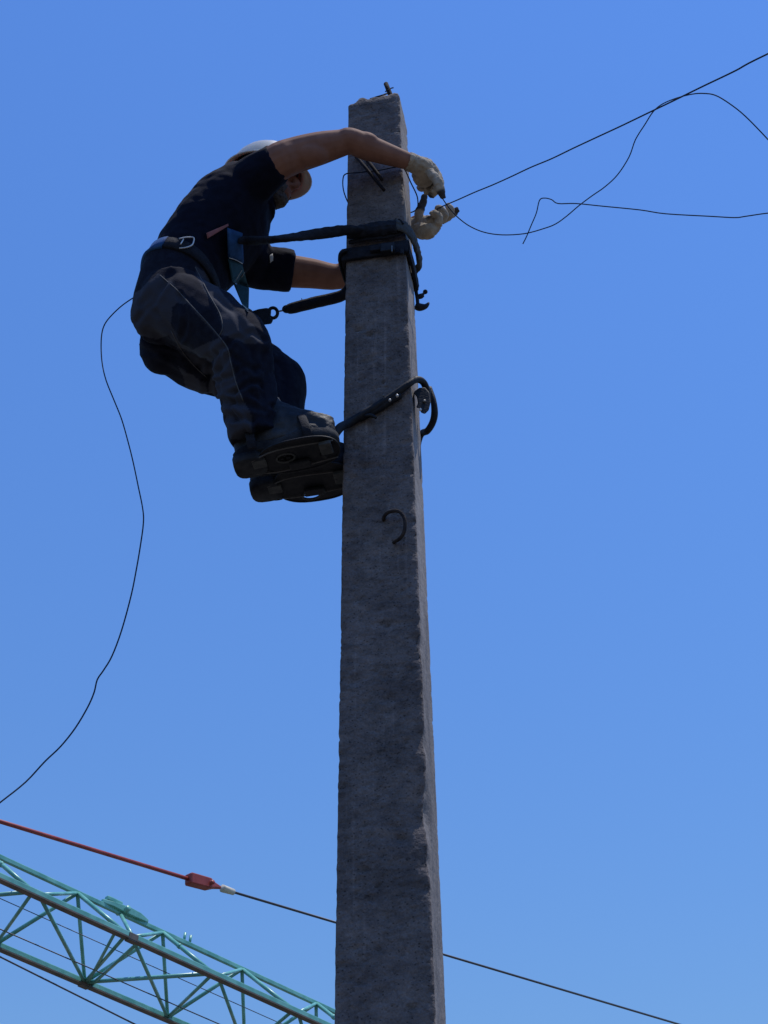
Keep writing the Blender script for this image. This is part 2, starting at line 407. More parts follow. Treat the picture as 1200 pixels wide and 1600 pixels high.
# spine stations: centre x, z, tilt, half depth, half width
SP = [(-.665, 4.815, 0, .075, .13), (-.655, 4.88, 6, .100, .155), (-.650, 4.94, 12, .106, .158), (-.638, 5.02, 22, .105, .155),
      (-.608, 5.11, 30, .108, .160), (-.562, 5.20, 34, .115, .172), (-.512, 5.28, 36, .118, .178), (-.468, 5.345, 38, .108, .172), (-.435, 5.395, 42, .085, .15), (-.405, 5.43, 45, .055, .075)]
def torso(mb, grow, i0=0, i1=None, sx=1.0):
    S = [(x, z, t, a + grow, b + grow) for x, z, t, a, b in SP]
    q = cr(S, 4)
    lo = i0 * 4; hi = len(q) if i1 is None else i1 * 4 + 1
    mb.rings([torso_ring((s[0], 0, s[1]), s[2], s[3], s[4]) for s in q[lo:hi]])

body = MB()
torso(body, -.012)
neck0 = V((-.435, 0, 5.37))
body.tube([neck0, neck0 * .5 + hd_(-.02, 0, -.07) * .5, hd_(-.02, 0, -.03)], [.062, .056, .056], 16, 3)
# arms
def lerp(a, b, t): return a + (b - a) * t
body.tube([lerp(SH_R, V((-.50, -.08, 5.33)), .7), SH_R, lerp(SH_R, EL_R, .25) + V((0, 0, .012)), lerp(SH_R, EL_R, .6) + V((0, 0, .010)), lerp(SH_R, EL_R, .9) + V((0, 0, .004)), EL_R + V((0, -.004, .0)), lerp(EL_R, WR_R, .25), lerp(EL_R, WR_R, .6), WR_R, lerp(EL_R, WR_R, 1.12)],
          [.05, .061, .059, .054, .044, .042, .043, .036, .027, .024], 16, 4)
body.tube([lerp(SH_L, V((-.50, .08, 5.33)), .7), SH_L, lerp(SH_L, EL_L, .3), lerp(SH_L, EL_L, .65), EL_L, lerp(EL_L, WR_L, .25), lerp(EL_L, WR_L, .6), WR_L, lerp(EL_L, WR_L, 1.1)],
          [.05, .060, .058, .052, .044, .044, .036, .028, .024], 16, 4)
body.ball(EL_R + V((.004, .002, .022)), .026, .024, .020); body.ball(lerp(EL_R, WR_R, .2) + V((0, -.012, .006)), .055, .032, .034)
body.ball(lerp(SH_R, EL_R, .45) + V((0, -.01, -.012)), .07, .042, .046)
# legs
for H, K, A in ((HIP_R, KN_R, AN_R), (HIP_L, KN_L, AN_L)):
    body.tube([H, lerp(H, K, .5), K, lerp(K, A, .35), A, A + V((.02, 0, -.03))], [.085, .075, .056, .055, .032, .026], 16, 4)
    body.tube([A, A + V((.04, 0, -.03)), A + V((.08, 0, -.04))], [.030, .026, .018], 12, 3)
# head
h = MB()
body.ball(hd_(-.012, 0, .022), .098, .076, .098, HM, 24, 16)
body.ball(hd_(.035, 0, -.05), .058, .056, .068, HM, 20, 12)
body.ball(hd_(.062, 0, -.098), .026, .028, .020, HM)
body.ball(hd_(.060, 0, .0), .030, .058, .05, HM)
for s in (-1, 1):
    body.ball(hd_(.052, s * .037, -.022), .028, .024, .026, HM)          # cheekbones
    body.ball(hd_(.078, s * .030, .030), .013, .026, .010, HM)           # brow
    body.ball(hd_(-.012, s * .078, -.008), .020, .009, .030, HM)         # ears
    body.ball(hd_(.091, s * .010, -.036), .010, .008, .008, HM)          # nostrils
body.tube([hd_(.082, 0, .026), hd_(.096, 0, .0), hd_(.112, 0, -.026), hd_(.098, 0, -.038)], [.009, .011, .013, .009], 10, 3)
body.ball(hd_(.089, 0, -.062), .008, .022, .006, HM); body.ball(hd_(.086, 0, -.074), .009, .019, .006, HM)
bme = remesh(body, 'body', .0042, 2)
A = coords(bme)
# eye sockets
for s in (-1, 1):
    c = np.array(hd_(.094, s * .030, .010)); d = np.linalg.norm(A - c, axis=1); k = np.clip(1 - d / .02, 0, 1)
    A -= (np.array(HM @ V((1, 0, 0))) * .008)[None] * k[:, None]
setco(bme, A)
person = thing('person', 'worker in black shirt, work trousers and white hard hat, reaching round the pole', 'person', (HIP.x, 0, FOOT_Z))
bo = put('body', bme, M['skin'], person)
for s in (-1, 1): MB().ball(hd_(.081, s * .030, .010), .010, .011, .010, HM).build('eye', M['white'], person)

# beard: the jaw skin lifted a few millimetres
bm = bmesh.new(); bm.from_mesh(bme); HI = HM.transposed()
keep = []
for f in bm.faces:
    l = HI @ (f.calc_center_median() - HEAD)
    jaw = l.z < -.040 - .25 * max(0, .05 - l.x) * 0 and l.x > -.035 and l.z > -.125 and abs(l.y) < .07
    mouth = l.x > .075 and -.083 < l.z < -.054 and abs(l.y) < .022
    cheek = l.z > -.055 and l.x > .02 and abs(l.y) < .045
    jaw = jaw or (-.02 < l.x < .012 and -.045 < l.z < .01 and abs(l.y) > .055)
    if jaw and not mouth and not cheek: keep.append(f)
bmesh.ops.delete(bm, geom=[f for f in bm.faces if f not in set(keep)], context='FACES')
for v in bm.verts: v.co += v.normal * (.004 + .004 * noise.noise(v.co * 160))
me = bpy.data.meshes.new('beard'); bm.to_mesh(me); bm.free()
put('beard', me, M['beard'], person)

# ---- shirt
sh = MB()
torso(sh, .010, 2, 9)
sh.tube([V((-.50, -.06, 5.33)), lerp(SH_R, V((-.50, -.06, 5.33)), .45), SH_R, lerp(SH_R, EL_R, .02)], [.078, .076, .064, .060], 18, 4)
sh.tube([V((-.50, .06, 5.30)), lerp(SH_L, V((-.50, .06, 5.30)), .45), SH_L, lerp(SH_L, EL_L, .18), lerp(SH_L, EL_L, .42)], [.085, .085, .076, .073, .072], 18, 4)
sh.tube([V((-.425, 0, 5.37)), V((-.41, 0, 5.41))], [.085, .07], 18, 2)                     # collar
sme = remesh(sh, 'shirt', .006, 4)
A = coords(sme); Nn = normals(sme)
fr_ = fractal(A, (9, 6, 13), 3, 3.3)
A += Nn * (fr_ * .005 + .003 * np.abs(fractal(A, (16, 10, 22), 2, 9.1)))[:, None]
setco(sme, A)
shirt = put('shirt', sme, M['shirt'], person)

# ---- trousers
tr = MB()
torso(tr, .016, 0, 3)
for H, K, A_, ex in ((HIP_R, KN_R, AN_R, 1), (HIP_L, KN_L, AN_L, 0)):
    top = H + V((.0, 0, .05))
    sh_ = A_ + V((-.005, 0, -.008))
    tr.tube([top, H + V((.01, 0, -.03)), lerp(H, K, .5), lerp(H, K, .85), K, lerp(K, sh_, .3), lerp(K, sh_, .65), sh_],
            [.10, .112 + .012 * (1 - ex), .110 + .012 * (1 - ex), .098 + .010 * (1 - ex), .092, .088, .080, .074], 20, 5)
if True:   # seat
    tr.ball((-.680, -.07, 4.84), .092, .085, .11); tr.ball((-.675, .07, 4.83), .095, .085, .11)
tme = remesh(tr, 'trousers', .005, 5)
A = coords(tme); Nn = normals(tme); Q = projs(A)
z2 = lambda L: [(180 + x / 3, 320 + y / 3) for x, y in L]
facing = ((A - np.array(CAM)) * Nn).sum(1) < 0
GREY = [z2([(375, 290), (440, 330), (500, 410), (560, 480), (640, 570), (690, 640), (650, 660), (500, 612), (505, 570), (480, 500), (430, 420), (380, 340)]),
        z2([(40, 480), (95, 420), (205, 322), (270, 370), (350, 460), (430, 550), (490, 620), (530, 670), (545, 730), (570, 850), (640, 990), (640, 1100), (540, 1100), (470, 1000), (440, 900), (430, 810), (370, 760), (300, 690), (250, 610), (200, 640), (80, 600)])]
POCK = z2([(262, 480), (290, 455), (340, 462), (420, 552), (490, 625), (450, 640), (400, 660), (350, 690), (300, 650), (258, 570)])
LOWP = z2([(300, 750), (420, 840), (440, 900), (380, 905), (330, 850)])
pan = np.zeros(len(A))
for pg in GREY + [LOWP]: pan[inpoly(Q, pg) & facing] = 1
pan[inpoly(Q, POCK) & facing] = 0
at = tme.attributes.new('panel', 'FLOAT', 'POINT'); at.data.foreach_set('value', pan)
# cloth folds: soft noise plus named creases
dsp = fractal(A, (7, 7, 8), 2, 1.7) * .008 + np.abs(fractal(A, (11, 11, 6), 1, 4.2)) * -.006 + .002
CRE = [([(150, 600), (330, 690), (430, 820), (450, 900)], 9, -.012), ([(130, 470), (190, 400), (260, 330)], 8, -.010), ([(100, 545), (170, 470), (230, 370)], 6, -.009), ([(390, 760), (470, 690), (530, 660)], 7, -.012), ([(420, 820), (500, 760), (540, 700)], 6, -.010),
       ([(540, 640), (640, 600), (690, 640)], 6, -.010), ([(470, 830), (540, 800), (590, 760)], 5, -.008), ([(180, 500), (230, 560), (300, 640)], 6, -.008), ([(700, 700), (720, 790), (700, 900)], 10, -.018), ([(540, 880), (640, 830), (700, 840)], 6, -.012),
       ([(420, 960), (500, 920), (600, 930), (700, 960)], 7, -.014), ([(430, 1040), (520, 990), (640, 1010)], 7, -.014), ([(130, 640), (230, 720), (340, 780)], 7, .010), ([(560, 720), (620, 760), (690, 770)], 6, -.009), ([(560, 950), (600, 1000), (640, 1060)], 6, .012),
       ([(300, 420), (330, 520), (310, 620)], 6, -.009), ([(470, 700), (440, 760), (430, 830)], 6, -.011), ([(500, 700), (480, 790), (490, 880)], 5, -.009), ([(600, 640), (650, 690), (660, 780)], 7, -.010), ([(760, 740), (800, 820), (790, 920)], 8, -.010), ([(120, 680), (230, 700), (330, 720)], 6, -.010), ([(470, 430), (560, 500), (600, 590)], 6, -.008), ([(640, 880), (690, 930), (760, 950)], 6, -.012), ([(560, 870), (540, 940), (560, 1010)], 5, -.010)]
wob = np.stack([fractal(A, (14, 14, 14), 2, 5.5), fractal(A, (14, 14, 14), 2, 7.5)], 1)
for ln, wd, am in CRE:
    d = segdist(Q + 1.5 * wob, z2(ln)); dsp += np.where(facing, .7 * am * (np.exp(-(d / (wd * .75)) ** 2) - .3 * np.exp(-((d - wd * 1.3) / (wd * .6)) ** 2)), 0)
# bunching above the boots
for K, A_ in ((KN_R, AN_R), (KN_L, AN_L)):
    d = np.linalg.norm(A - np.array(A_)[None], axis=1); k = np.clip(1 - (d - .06) / .12, 0, 1)
    dsp += k * .003 * np.sin(A[:, 2] * 110 + 3 * fractal(A, (7, 7, 7), 2, 8.8))
A += Nn * dsp[:, None]; setco(tme, A)
trousers = put('trousers', tme, M['trouser'], person)
def bvh(o): return BVHTree.FromPolygons([v.co.copy() for v in o.data.vertices], [tuple(p.vertices) for p in o.data.polygons])
BT, BS, BB = bvh(trousers), bvh(shirt), bvh(bo)
def hit(x, y, trees, lift=.002):
    d = ray(x, y).normalized(); best = None
    for t in trees:
        r_ = t.ray_cast(CAM, d)
        if r_[0] and (best is None or r_[3] < best[3]): best = r_
    return None if best is None else best[0] - d * lift
def seam(px, trees, r, name, m, parent, lift=.0015):
    q = cr(px, 5); pts = [hit(x, y, trees, lift) for x, y in q]; pts = [p for p in pts if p]
    if len(pts) > 2: MB().tube(pts, r, 6).build(name, m, parent)
for ln in ([(210, 330), (290, 400), (350, 465), (430, 550), (520, 660), (540, 730), (565, 830), (600, 920)], [(375, 292), (440, 420), (490, 510), (503, 575), (490, 610)], [(262, 590), (310, 680), (370, 755), (430, 810)]):
    seam(z2(ln), [BT], .0016, 'seam', M['piping'], trousers, .001)

# ---- boots
def foot_outline(L, W, n=32):
    pts = []
    for k in range(n):
        t = 2 * math.pi * k / n; x = math.cos(t); y = math.sin(t)
        wd = .5 * W * (1.0 if x > 0 else .82) * (1 - .10 * math.exp(-((x + .1) / .25) ** 2))
        pts.append((L * .5 * math.copysign(abs(x) ** .8, x), wd * math.copysign(abs(y) ** .8, y)))
    return pts
def boot(A_, yaw, pitch, side, zoff):
    Mz = Matrix.Rotation(R(yaw), 3, 'Z') @ Matrix.Rotation(R(-pitch), 3, 'Y'); c = V((A_.x + .085, A_.y, FOOT_Z + zoff))
    root = bpy.data.objects.new('boot', None)
    ol = foot_outline(.31, .122); s = MB()
    rr = []
    for z, g_ in ((-.012, .94), (-.008, 1.0), (.016, 1.0), (.020, .97)): rr.append([c + Mz @ V((x * g_, y * g_, z)) for x, y in ol])
    s.rings(rr)
    u = MB()
    q = []
    for (x0, hx, wy, z) in ((0, .150, .050, .012), (.0, .152, .051, .03), (.0, .150, .050, .055), (.0, .148, .050, .088), (-.04, .100, .047, .125), (-.078, .062, .045, .17), (-.082, .060, .047, .20)):
        Mq = Matrix.Rotation(R(yaw), 3, 'Z') @ Matrix.Rotation(R(-pitch * max(0, min(1, (.15 - z) / .07))), 3, 'Y')
        q.append([c + Mq @ V((x0 + hx * math.cos(2 * math.pi * k / 24), wy * math.sin(2 * math.pi * k / 24), z)) for k in range(24)])
    u.rings(q)
    um = remesh(u, 'upper', .005, 3); B = coords(um); B += normals(um) * (fractal(B, (20, 20, 30), 3, 5 + side) * .006)[:, None]; setco(um, B)
    up = put('boot', um, M['boot'], person)
    so_ = s.build('sole', M['sole'], up, True)
    hb = MB(); hb.rings([[c + Mz @ V((-.108 + .046 * math.copysign(abs(math.cos(a)) ** .6, math.cos(a)) * g_, .044 * math.copysign(abs(math.sin(a)) ** .6, math.sin(a)) * g_, z)) for a in [2 * math.pi * k / 20 for k in range(20)]] for z, g_ in ((-.010, 1.04), (-.034, 1.0), (-.037, .95))])
    hb.build('heel', M['sole'], up, True)
    # tread lugs
    lug = MB()
    for i in range(9):
        for j in (-1, 1):
            lug.box(c + Mz @ V((-.04 + i * .021, j * .024, -.014)), .013, .034, .010, Mz)
    lug.build('tread', M['sole'], up, False)
    return c, Mz, up
cR, MzR, bootR = boot(AN_R, -9, 7, 0, 0.004)
cL, MzL, bootL = boot(AN_L, -8, 4, 1, .022)

# ---- gloves
def glove(paths, palm, cuff, name, dark, vox=.003):
    g_ = MB()
    for pts, r in palm: g_.tube(pts, r, 14, 4)
    for pts, r in paths: g_.tube(pts, r, 12, 4)
    for pts, r in cuff: g_.tube(pts, r, 16, 3)
    me = remesh(g_, name, vox, 2); B = coords(me); Bn = normals(me)
    B += Bn * (fractal(B, (40, 40, 40), 3, 2.2) * .0032 - np.abs(fractal(B, (70, 70, 70), 2, 6.2)) * .0025)[:, None]; setco(me, B)
    mk = np.zeros(len(B))
    for c_, r_ in dark: mk = np.maximum(mk, np.clip((r_ - np.linalg.norm(B - np.array(c_), axis=1)) / .008 + .3, 0, 1))
    me.attributes.new('grime', 'FLOAT', 'POINT').data.foreach_set('value', mk)
    return put(name, me, M['glove'], person)
# right hand: comes over the near corner, knuckles out to the right, fingers bent down on the wire
wr = WR_R
gR = glove([([PX(682, 271, -.085), PX(686, 283, -.09), PX(683, 295, -.085), PX(677, 303, -.075)], [.016, .016, .015, .013]),
            ([PX(677, 273, -.06), PX(682, 286, -.05), PX(679, 299, -.045), PX(673, 308, -.04)], [.016, .016, .015, .012]),
            ([PX(670, 276, -.04), PX(675, 288, -.03), PX(670, 298, -.03), PX(664, 299, -.035)], [.016, .015, .014, .012]),
            ([PX(662, 277, -.03), PX(664, 288, -.02), PX(659, 294, -.02), PX(655, 291, -.03)], [.015, .014, .013, .012]),
            ([PX(672, 269, -.125), PX(683, 282, -.135), PX(688, 296, -.125), PX(693, 311, -.11)], [.017, .016, .0145, .011])],
           [([lerp(EL_R, WR_R, .97), PX(657, 261, -.12), PX(669, 268, -.095), PX(678, 273, -.08)], [.028, .035, .037, .026]),
            ([PX(652, 267, -.10), PX(662, 277, -.075), PX(669, 284, -.055)], [.028, .034, .026])],
           [([lerp(EL_R, WR_R, .93), lerp(EL_R, WR_R, 1.04)], [.0315, .031])], 'glove', [(PX(691, 305, -.118), .022), (PX(673, 306, -.04), .014)])
# left hand: comes round the back of the pole, palm up, thumb up, fingers curling up to the wire
gL = glove([([PX(683, 352, .06), PX(686, 342, .05), PX(680, 334, .045), PX(673, 337, .05)], [.0155, .016, .0145, .012]),
            ([PX(688, 347, .075), PX(694, 336, .06), PX(688, 327, .05), PX(680, 325, .05)], [.0155, .016, .0145, .012]),
            ([PX(690, 345, .095), PX(702, 337, .08), PX(703, 326, .065), PX(697, 319, .06)], [.0155, .015, .0135, .011]),
            ([PX(690, 343, .115), PX(702, 338, .11), PX(711, 331, .10), PX(717, 327, .095)], [.0155, .0145, .013, .0105]),
            ([PX(655, 348, .09), PX(655, 332, .075), PX(660, 318, .06), PX(664, 305, .05)], [.018, .0165, .014, .011])],
           [([lerp(EL_L, WR_L, .97), PX(656, 355, .115), PX(672, 353, .095), PX(686, 348, .085)], [.030, .036, .038, .024]),
            ([PX(652, 360, .10), PX(668, 362, .075), PX(682, 354, .07)], [.028, .028, .018])],
           [([lerp(EL_L, WR_L, .90), lerp(EL_L, WR_L, 1.03)], [.033, .032])], 'glove', [(PX(660, 317, .06), .035), (PX(715, 328, .097), .022), (PX(668, 336, .05), .016)])
seam([(651, 242), (646, 250), (641, 258), (636, 265)], [bvh(gR)], .0016, 'cuff_edge', M['glove'], gR, .001)
seam([(655, 243), (650, 252), (645, 260), (640, 267)], [bvh(gR)], .0014, 'cuff_edge', M['glove'], gR, .001)

# ---- hard hat
hat = MB(); inner = MB()
def hatpt(ph, t, off=0.0):
    """t 0 crown .. 1 rim, >1 brim"""
    cx_, sy_ = math.cos(ph), math.sin(ph)
    th = min(t, 1) * math.pi / 2
    rx, ry, rz = .128 + off, .106 + off, .125 + off
    x, y, z = rx * math.sin(th) * cx_, ry * math.sin(th) * sy_, rz * math.cos(th)
    if abs(y) < .022 and t < .95: z += .006 * (1 - (y / .022) ** 2) * (1 - t) ** .3     # centre ridge
    if t > 1:
        k = (t - 1); bw = .012 + .024 * max(0, cx_) ** 1.6 + .008 * max(0, -cx_)
        x += cx_ * k * bw; y += sy_ * k * bw * .8; z -= k * (.006 + .012 * max(0, cx_)) + off * 0
    return hd_(x - .008, y, z + .022)
ts = [.02, .12, .25, .4, .55, .7, .85, .95, 1.0, 1.3, 1.7, 2.0]
outr = [[hatpt(2 * math.pi * k / 48, t) for k in range(48)] for t in ts]
innr = [[hatpt(2 * math.pi * k / 48, t, -.004) - (HM @ V((0, 0, .003 if t > 1 else 0))) for k in range(48)] for t in ts[::-1]]
hat.rings(outr + innr)
put_h = hat.build('hard_hat', M['helmet'], person)
# suspension band inside the shell
rg = []
for k in range(40):
    ph = 2 * math.pi * k / 40; rg.append([hd_(-.008 + (.104 + o_) * math.cos(ph), (.084 + o_) * math.sin(ph), z) for o_, z in ((0, .03), (.004, .03), (.004, .058), (0, .058))])
MB().rings(rg, closed=True).build('head_band', M['black'], put_h)

# ------------------------------------------------------------------ safety belt
belt = thing('safety_belt', 'blue padded lineman safety belt buckled round the waist of the worker', 'safety belt', (-.66, 0, 5.02))
bc = V((-.655, 0, 5.035)); ax = V((math.cos(R(20)), 0, -math.sin(R(20)))); up_ = V((math.sin(R(20)), 0, math.cos(R(20))))
def beltring(dz, lift, n=72):
    out = []
    for k in range(n):
        a = 2 * math.pi * k / n; d = ax * math.cos(a) + V((0, 1, 0)) * math.sin(a); best = 0
        for t in (BT, BS):
            r_ = t.ray_cast(bc + up_ * dz + d * .5, -d)
            if r_[0] is not None: best = max(best, (r_[0] - bc - up_ * dz).dot(d))
        out.append((bc + up_ * dz, d, best + lift))
    return out
def smoothed(ring, it=6):
    rr = [x[2] for x in ring]
    for _ in range(it): rr = [max(rr[i], (rr[i - 1] + rr[i] + rr[(i + 1) % len(rr)]) / 3) for i in range(len(rr))]
    return [c_ + d * r_ for (c_, d, _), r_ in zip(ring, rr)]
lev = [smoothed(beltring(z, l)) for z, l in ((-.026, .004), (-.024, .010), (0, .012), (.024, .010), (.026, .004))]
inn = [smoothed(beltring(z, -.004)) for z in (.026, -.026)]
sec = [[lv[k] for lv in lev + inn] for k in range(72)]
MB().rings(sec[18:54]).build('belt_pad', M['blue'], belt)
MB().rings([[lerp(p, sum(q_, V()) / len(q_), .12) for p in q_] for q_ in sec[53:] + sec[:19]]).build('waist_strap', M['black'], belt)
TR = [BT, BS]
def plate(px, trees, lift, thick, name, m, parent, sub=1):
    """a cloth or metal patch following the surface behind photo points (grid of px rows)"""
    rows = [[hit(x, y, trees, lift) for x, y in r_] for r_ in px]
    ok = [p.y for r_ in rows for p in r_ if p]; my = max(ok)
    rows = [[p or PX(*q_, my) for p, q_ in zip(r_, rp)] for r_, rp in zip(rows, px)]
    n_ = len(rows[0]); vs_, fs = [], []
    for rws in rows: vs_ += rws
    nv = len(vs_); vs_ += [v + ray(600, 400).normalized() * thick for v in vs_]
    R_ = len(rows)
    for i in range(R_ - 1):
        for j in range(n_ - 1):
            a = i * n_ + j; q = (a, a + 1, a + n_ + 1, a + n_); fs.append(q); fs.append(tuple(nv + t for t in q[::-1]))
    edge = [j for j in range(n_)] + [i * n_ + n_ - 1 for i in range(1, R_)] + [(R_ - 1) * n_ + j for j in range(n_ - 2, -1, -1)] + [i * n_ for i in range(R_ - 2, 0, -1)]
    for a, b in zip(edge, edge[1:] + edge[:1]): fs.append((a, b, nv + b, nv + a))
    mb = MB(); mb.add(vs_, fs); return mb.build(name, m, parent, True)
def quad(p, n_=6, m_=6):
    (a, b, c, d) = [np.array(x, float) for x in p]
    return [[tuple((a + (b - a) * i / n_) * (1 - j / m_) + (d + (c - d) * i / n_) * (j / m_)) for i in range(n_ + 1)] for j in range(m_ + 1)]
BB_ = [BT, BS]
def tubepx(pts, lift, r, name, m, parent, flat=None, n=8):
    q = [hit(x, y, BB_, lift) for x, y in pts]; q = [p for p in q if p]
    return MB().tube(q, r, n, 3, flat=flat).build(name, m, parent)
tubepx([(280, 373), (290, 371), (302, 371), (303, 376), (300, 383), (290, 387), (280, 388)], .022, .0024, 'buckle', M['zinc'], belt)
tubepx([(287, 373), (285, 377), (282, 382)], .022, .0022, 'buckle_prong', M['zinc'], belt)
plate(quad([(322.5, 364), (356.5, 349.5), (357, 353), (324, 373)]), BB_, .014, .004, 'pink_tag', M['pink'], belt)
plate(quad([(355, 356), (378, 364), (380, 411), (356, 402)]), BB_, .034, .022, 'side_pad', M['blue'], belt)
plate(quad([(356, 404), (378, 413), (389, 452), (362, 440)]), BB_, .020, .008, 'tool_strap', M['teal'], belt)
plate(quad([(364, 442), (389, 450), (388, 488), (379, 478)]), BB_, .018, .008, 'tool_strap', M['teal'], belt)
tubepx([(358, 403), (368, 406), (379, 412)], .040, .0014, 'stitching', M['white'], belt)
for a, b in (((369, 437), (378, 422)), ((373, 440), (382, 426))):
    tubepx([a, ((a[0] + b[0]) / 2, (a[1] + b[1]) / 2), b], .024, .0013, 'stitching', M['white'], belt)
plate(quad([(421, 399), (426, 396), (427, 407), (422, 411)], 3, 3), BB_, .006, .003, 'shirt_tag', M['white'], person)

# ------------------------------------------------------------------ lanyard round the pole
zl = PX(590, 356, -.12).z
lan = thing('lanyard', 'black twisted positioning lanyard running from the belt of the worker round the pole', 'lanyard', PX(370, 374, -.22))
a0 = hit(372, 375, BB_, .03)
near = [a0, PX(390, 376, a0.y + .0), PX(430, 374, -.19), PX(485, 367, -.165), PX(540, 360, -.14), pl(-.03, -.108, zl + .004), pl(.03, -.108, zl + .002), pl(.075, -.110, zl)]
MB().tube(near, [.014, .015, .0185, .0185, .018, .019, .02, .019], 14, 8, flat=.62, twist=.13).build('near_rope', M['black'], lan)
# frayed protective sleeve round the front part
MB().tube([pl(-.085, -.112, zl + .006), pl(-.03, -.110, zl + .004), pl(.03, -.110, zl + .002), pl(.075, -.112, zl)], [.021, .025, .027, .024], 14, 6, flat=.7, up=(0, 0, 1)).build('rope_wrap', M['black'], lan)
wrap = [pl(.052, -.116, zl + .012), pl(.084, -.113, zl + .006), pl(.112, -.085, zl - .004), pl(.122, -.03, zl - .008), pl(.124, .03, zl - .010), pl(.116, .07, zl - .004), pl(.09, .103, zl)]
MB().tube(wrap, [.018, .024, .028, .030, .028, .022, .016], 14, 6, flat=.28, up=(0, 0, 1)).build('corner_sleeve', M['sleeve'], lan)
far = [pl(.09, .103, zl), pl(.03, .108, zl), pl(-.05, .108, zl - .004), pl(-.105, .10, zl - .01), PX(536, 461, .15), PX(490, 473, .17), PX(455, 482, .18), PX(446, 485, .185)]
MB().tube(far, [.016, .016, .016, .018, .0195, .020, .0185, .010], 12, 6).build('far_rope', M['black'], lan)
MB().tube([PX(471, 473, .175), PX(472, 469, .175), PX(471, 466, .175)], [.003, .002, .001], 6, 2).build('frayed_end', M['black'], lan)
for pts in ([(618, 352), (616, 346), (619, 341)], [(630, 350), (627, 345), (622, 342)], [(612, 355), (607, 350), (603, 349)]):
    MB().tube([PX(x, y, -.13) for x, y in pts], [.0035, .003, .0015], 6, 3).build('frayed_end', M['black'], lan)
# thimble, ring, snap block at the far side of the belt
MB().tube([PX(448 + 5.5 * math.cos(a), 483 + 4.5 * math.sin(a), .185) for a in [2 * math.pi * k / 14 for k in range(14)]], .0045, 8, closed=True).build('thimble', M['dsteel'], lan)
MB().tube([PX(443, 485, .185), PX(438, 486, .185), PX(433, 487, .186)], .0028, 8, 2).build('link', M['steel'], lan)
MB().tube([PX(426.5 + 7.2 * math.cos(a), 489 + 8 * math.sin(a), .186) for a in [2 * math.pi * k / 20 for k in range(20)]], .0058, 10, closed=True).build('ring', M['dsteel'], lan)
blk = [(392, 487), (404, 483), (417, 481), (424, 484), (423, 497), (427, 500), (424, 506), (410, 508), (398, 511), (396, 500)]
b_ = MB(); b_.rings([[PX(x, y, .168) for x, y in blk], [PX(x, y, .205) for x, y in [(a - .5, b - 0) for a, b in blk]]])
for i in range(len(b_.v)): pass
b_.build('snap_block', M['dsteel'], lan, False, .003)
MB().tube([PX(386, 484, .165), PX(388, 492, .17), PX(394, 502, .175), PX(399, 500, .18), PX(395, 489, .18), PX(390, 484, .175)], .0035, 8, 4, closed=True).build('belt_ring', M['steel'], lan)

# hook on the far right corner
hk = thing('snap_hook', 'small dark snap hook jutting out at the right edge of the pole', 'hook', PX(655, 470, .1))
MB().tube([PX(650, 478, .09), PX(656, 480, .09), PX(664, 479, .09), PX(668, 476, .09), PX(670, 473, .09)], [.012, .013, .009, .006, .003], 10, 4).build('hook_body', M['dsteel'], hk)
MB().tube([PX(651, 464, .09), PX(657, 463, .09), PX(661, 461, .09)], [.007, .009, .007], 10, 3).build('gate', M['dsteel'], hk)
MB().ball(PX(664.5, 456, .09), .008, .008, .008).tube([PX(659, 462, .09), PX(664.5, 456, .09)], .0045, 8).build('knob', M['dsteel'], hk)
MB().tube([PX(650, 455, .085), PX(652, 467, .09), PX(653, 479, .09)], .006, 8, 3).build('spine', M['dsteel'], hk)

# ------------------------------------------------------------------ climbing irons
def iron(c, Mz, label, arm_pts, holeoff, W):
    t = thing('climbing_iron', label, 'climbing iron', c + V((0, 0, -.02)), 'pair of steel pole climbers on the boots')
    # platform plate with an oval hole
    n_ = 40; L = .23
    out, inn_ = [], []
    for k in range(n_):
        a = 2 * math.pi * k / n_; x, y = math.cos(a), math.sin(a)
        out.append((.035 + L / 2 * math.copysign(abs(x) ** .8, x) * 1.0, W / 2 * math.copysign(abs(y) ** .8, y)))
        inn_.append((holeoff[0] + .026 * x, holeoff[1] + .019 * y))
    zt_, zb_ = -.019, -.024
    rgs = [[c + Mz @ V((x, y, z)) for x, y in pts] for pts, z in ((out, zt_), (out, zb_), (inn_, zb_), (inn_, zt_))]
    MB().rings(rgs, closed=True).build('platform', M['dsteel'], t, False)
    # rolled rims
    MB().tube([c + Mz @ V((x, y, zb_)) for x, y in out], .0030, 8, closed=True).build('rim', M['dsteel'], t)
    MB().tube([c + Mz @ V((x, y, zb_ - .001)) for x, y in inn_], .003, 8, closed=True).build('hole_rim', M['sleeve'], t)
    # stiffener rods under the plate
    for y in (-.048, .05):
        MB().tube([c + Mz @ V((-.10, y * .6, zb_ - .012)), c + Mz @ V((-.02, y, zb_ - .006)), c + Mz @ V((.14, y * .8, zb_ - .004))], .0022, 8, 4).build('stiffener', M['piping'], t)
    for x in (-.085, .075):
        sx_ = []
        for k in range(17):
            a = math.pi * k / 16; sx_.append(c + Mz @ V((x - .02 * math.sin(a), .066 * math.cos(a), -.018 + (.122 if x > 0 else .15) * math.sin(a) ** .7)))
        MB().tube(sx_, .013, 8, 1, flat=.22, up=(1, 0, 0)).build('strap', M['black'], t)
    MB().box(c + Mz @ V((.03, .03, -.034)), .06, .03, .012, Mz).build('bracket', M['dsteel'], t, False, .003)
    MB().box(c + Mz @ V((.115, -.02, -.034)), .035, .05, .014, Mz).build('bracket', M['sleeve'], t, False, .003)
    MB().box(c + Mz @ V((-.08, -.01, -.033)), .04, .035, .010, Mz).build('bracket', M['sleeve'], t, False, .003)
    arm = MB().tube(arm_pts[0], arm_pts[1], 12, 6).build('hook_arm', M['dsteel'], t)
    return t
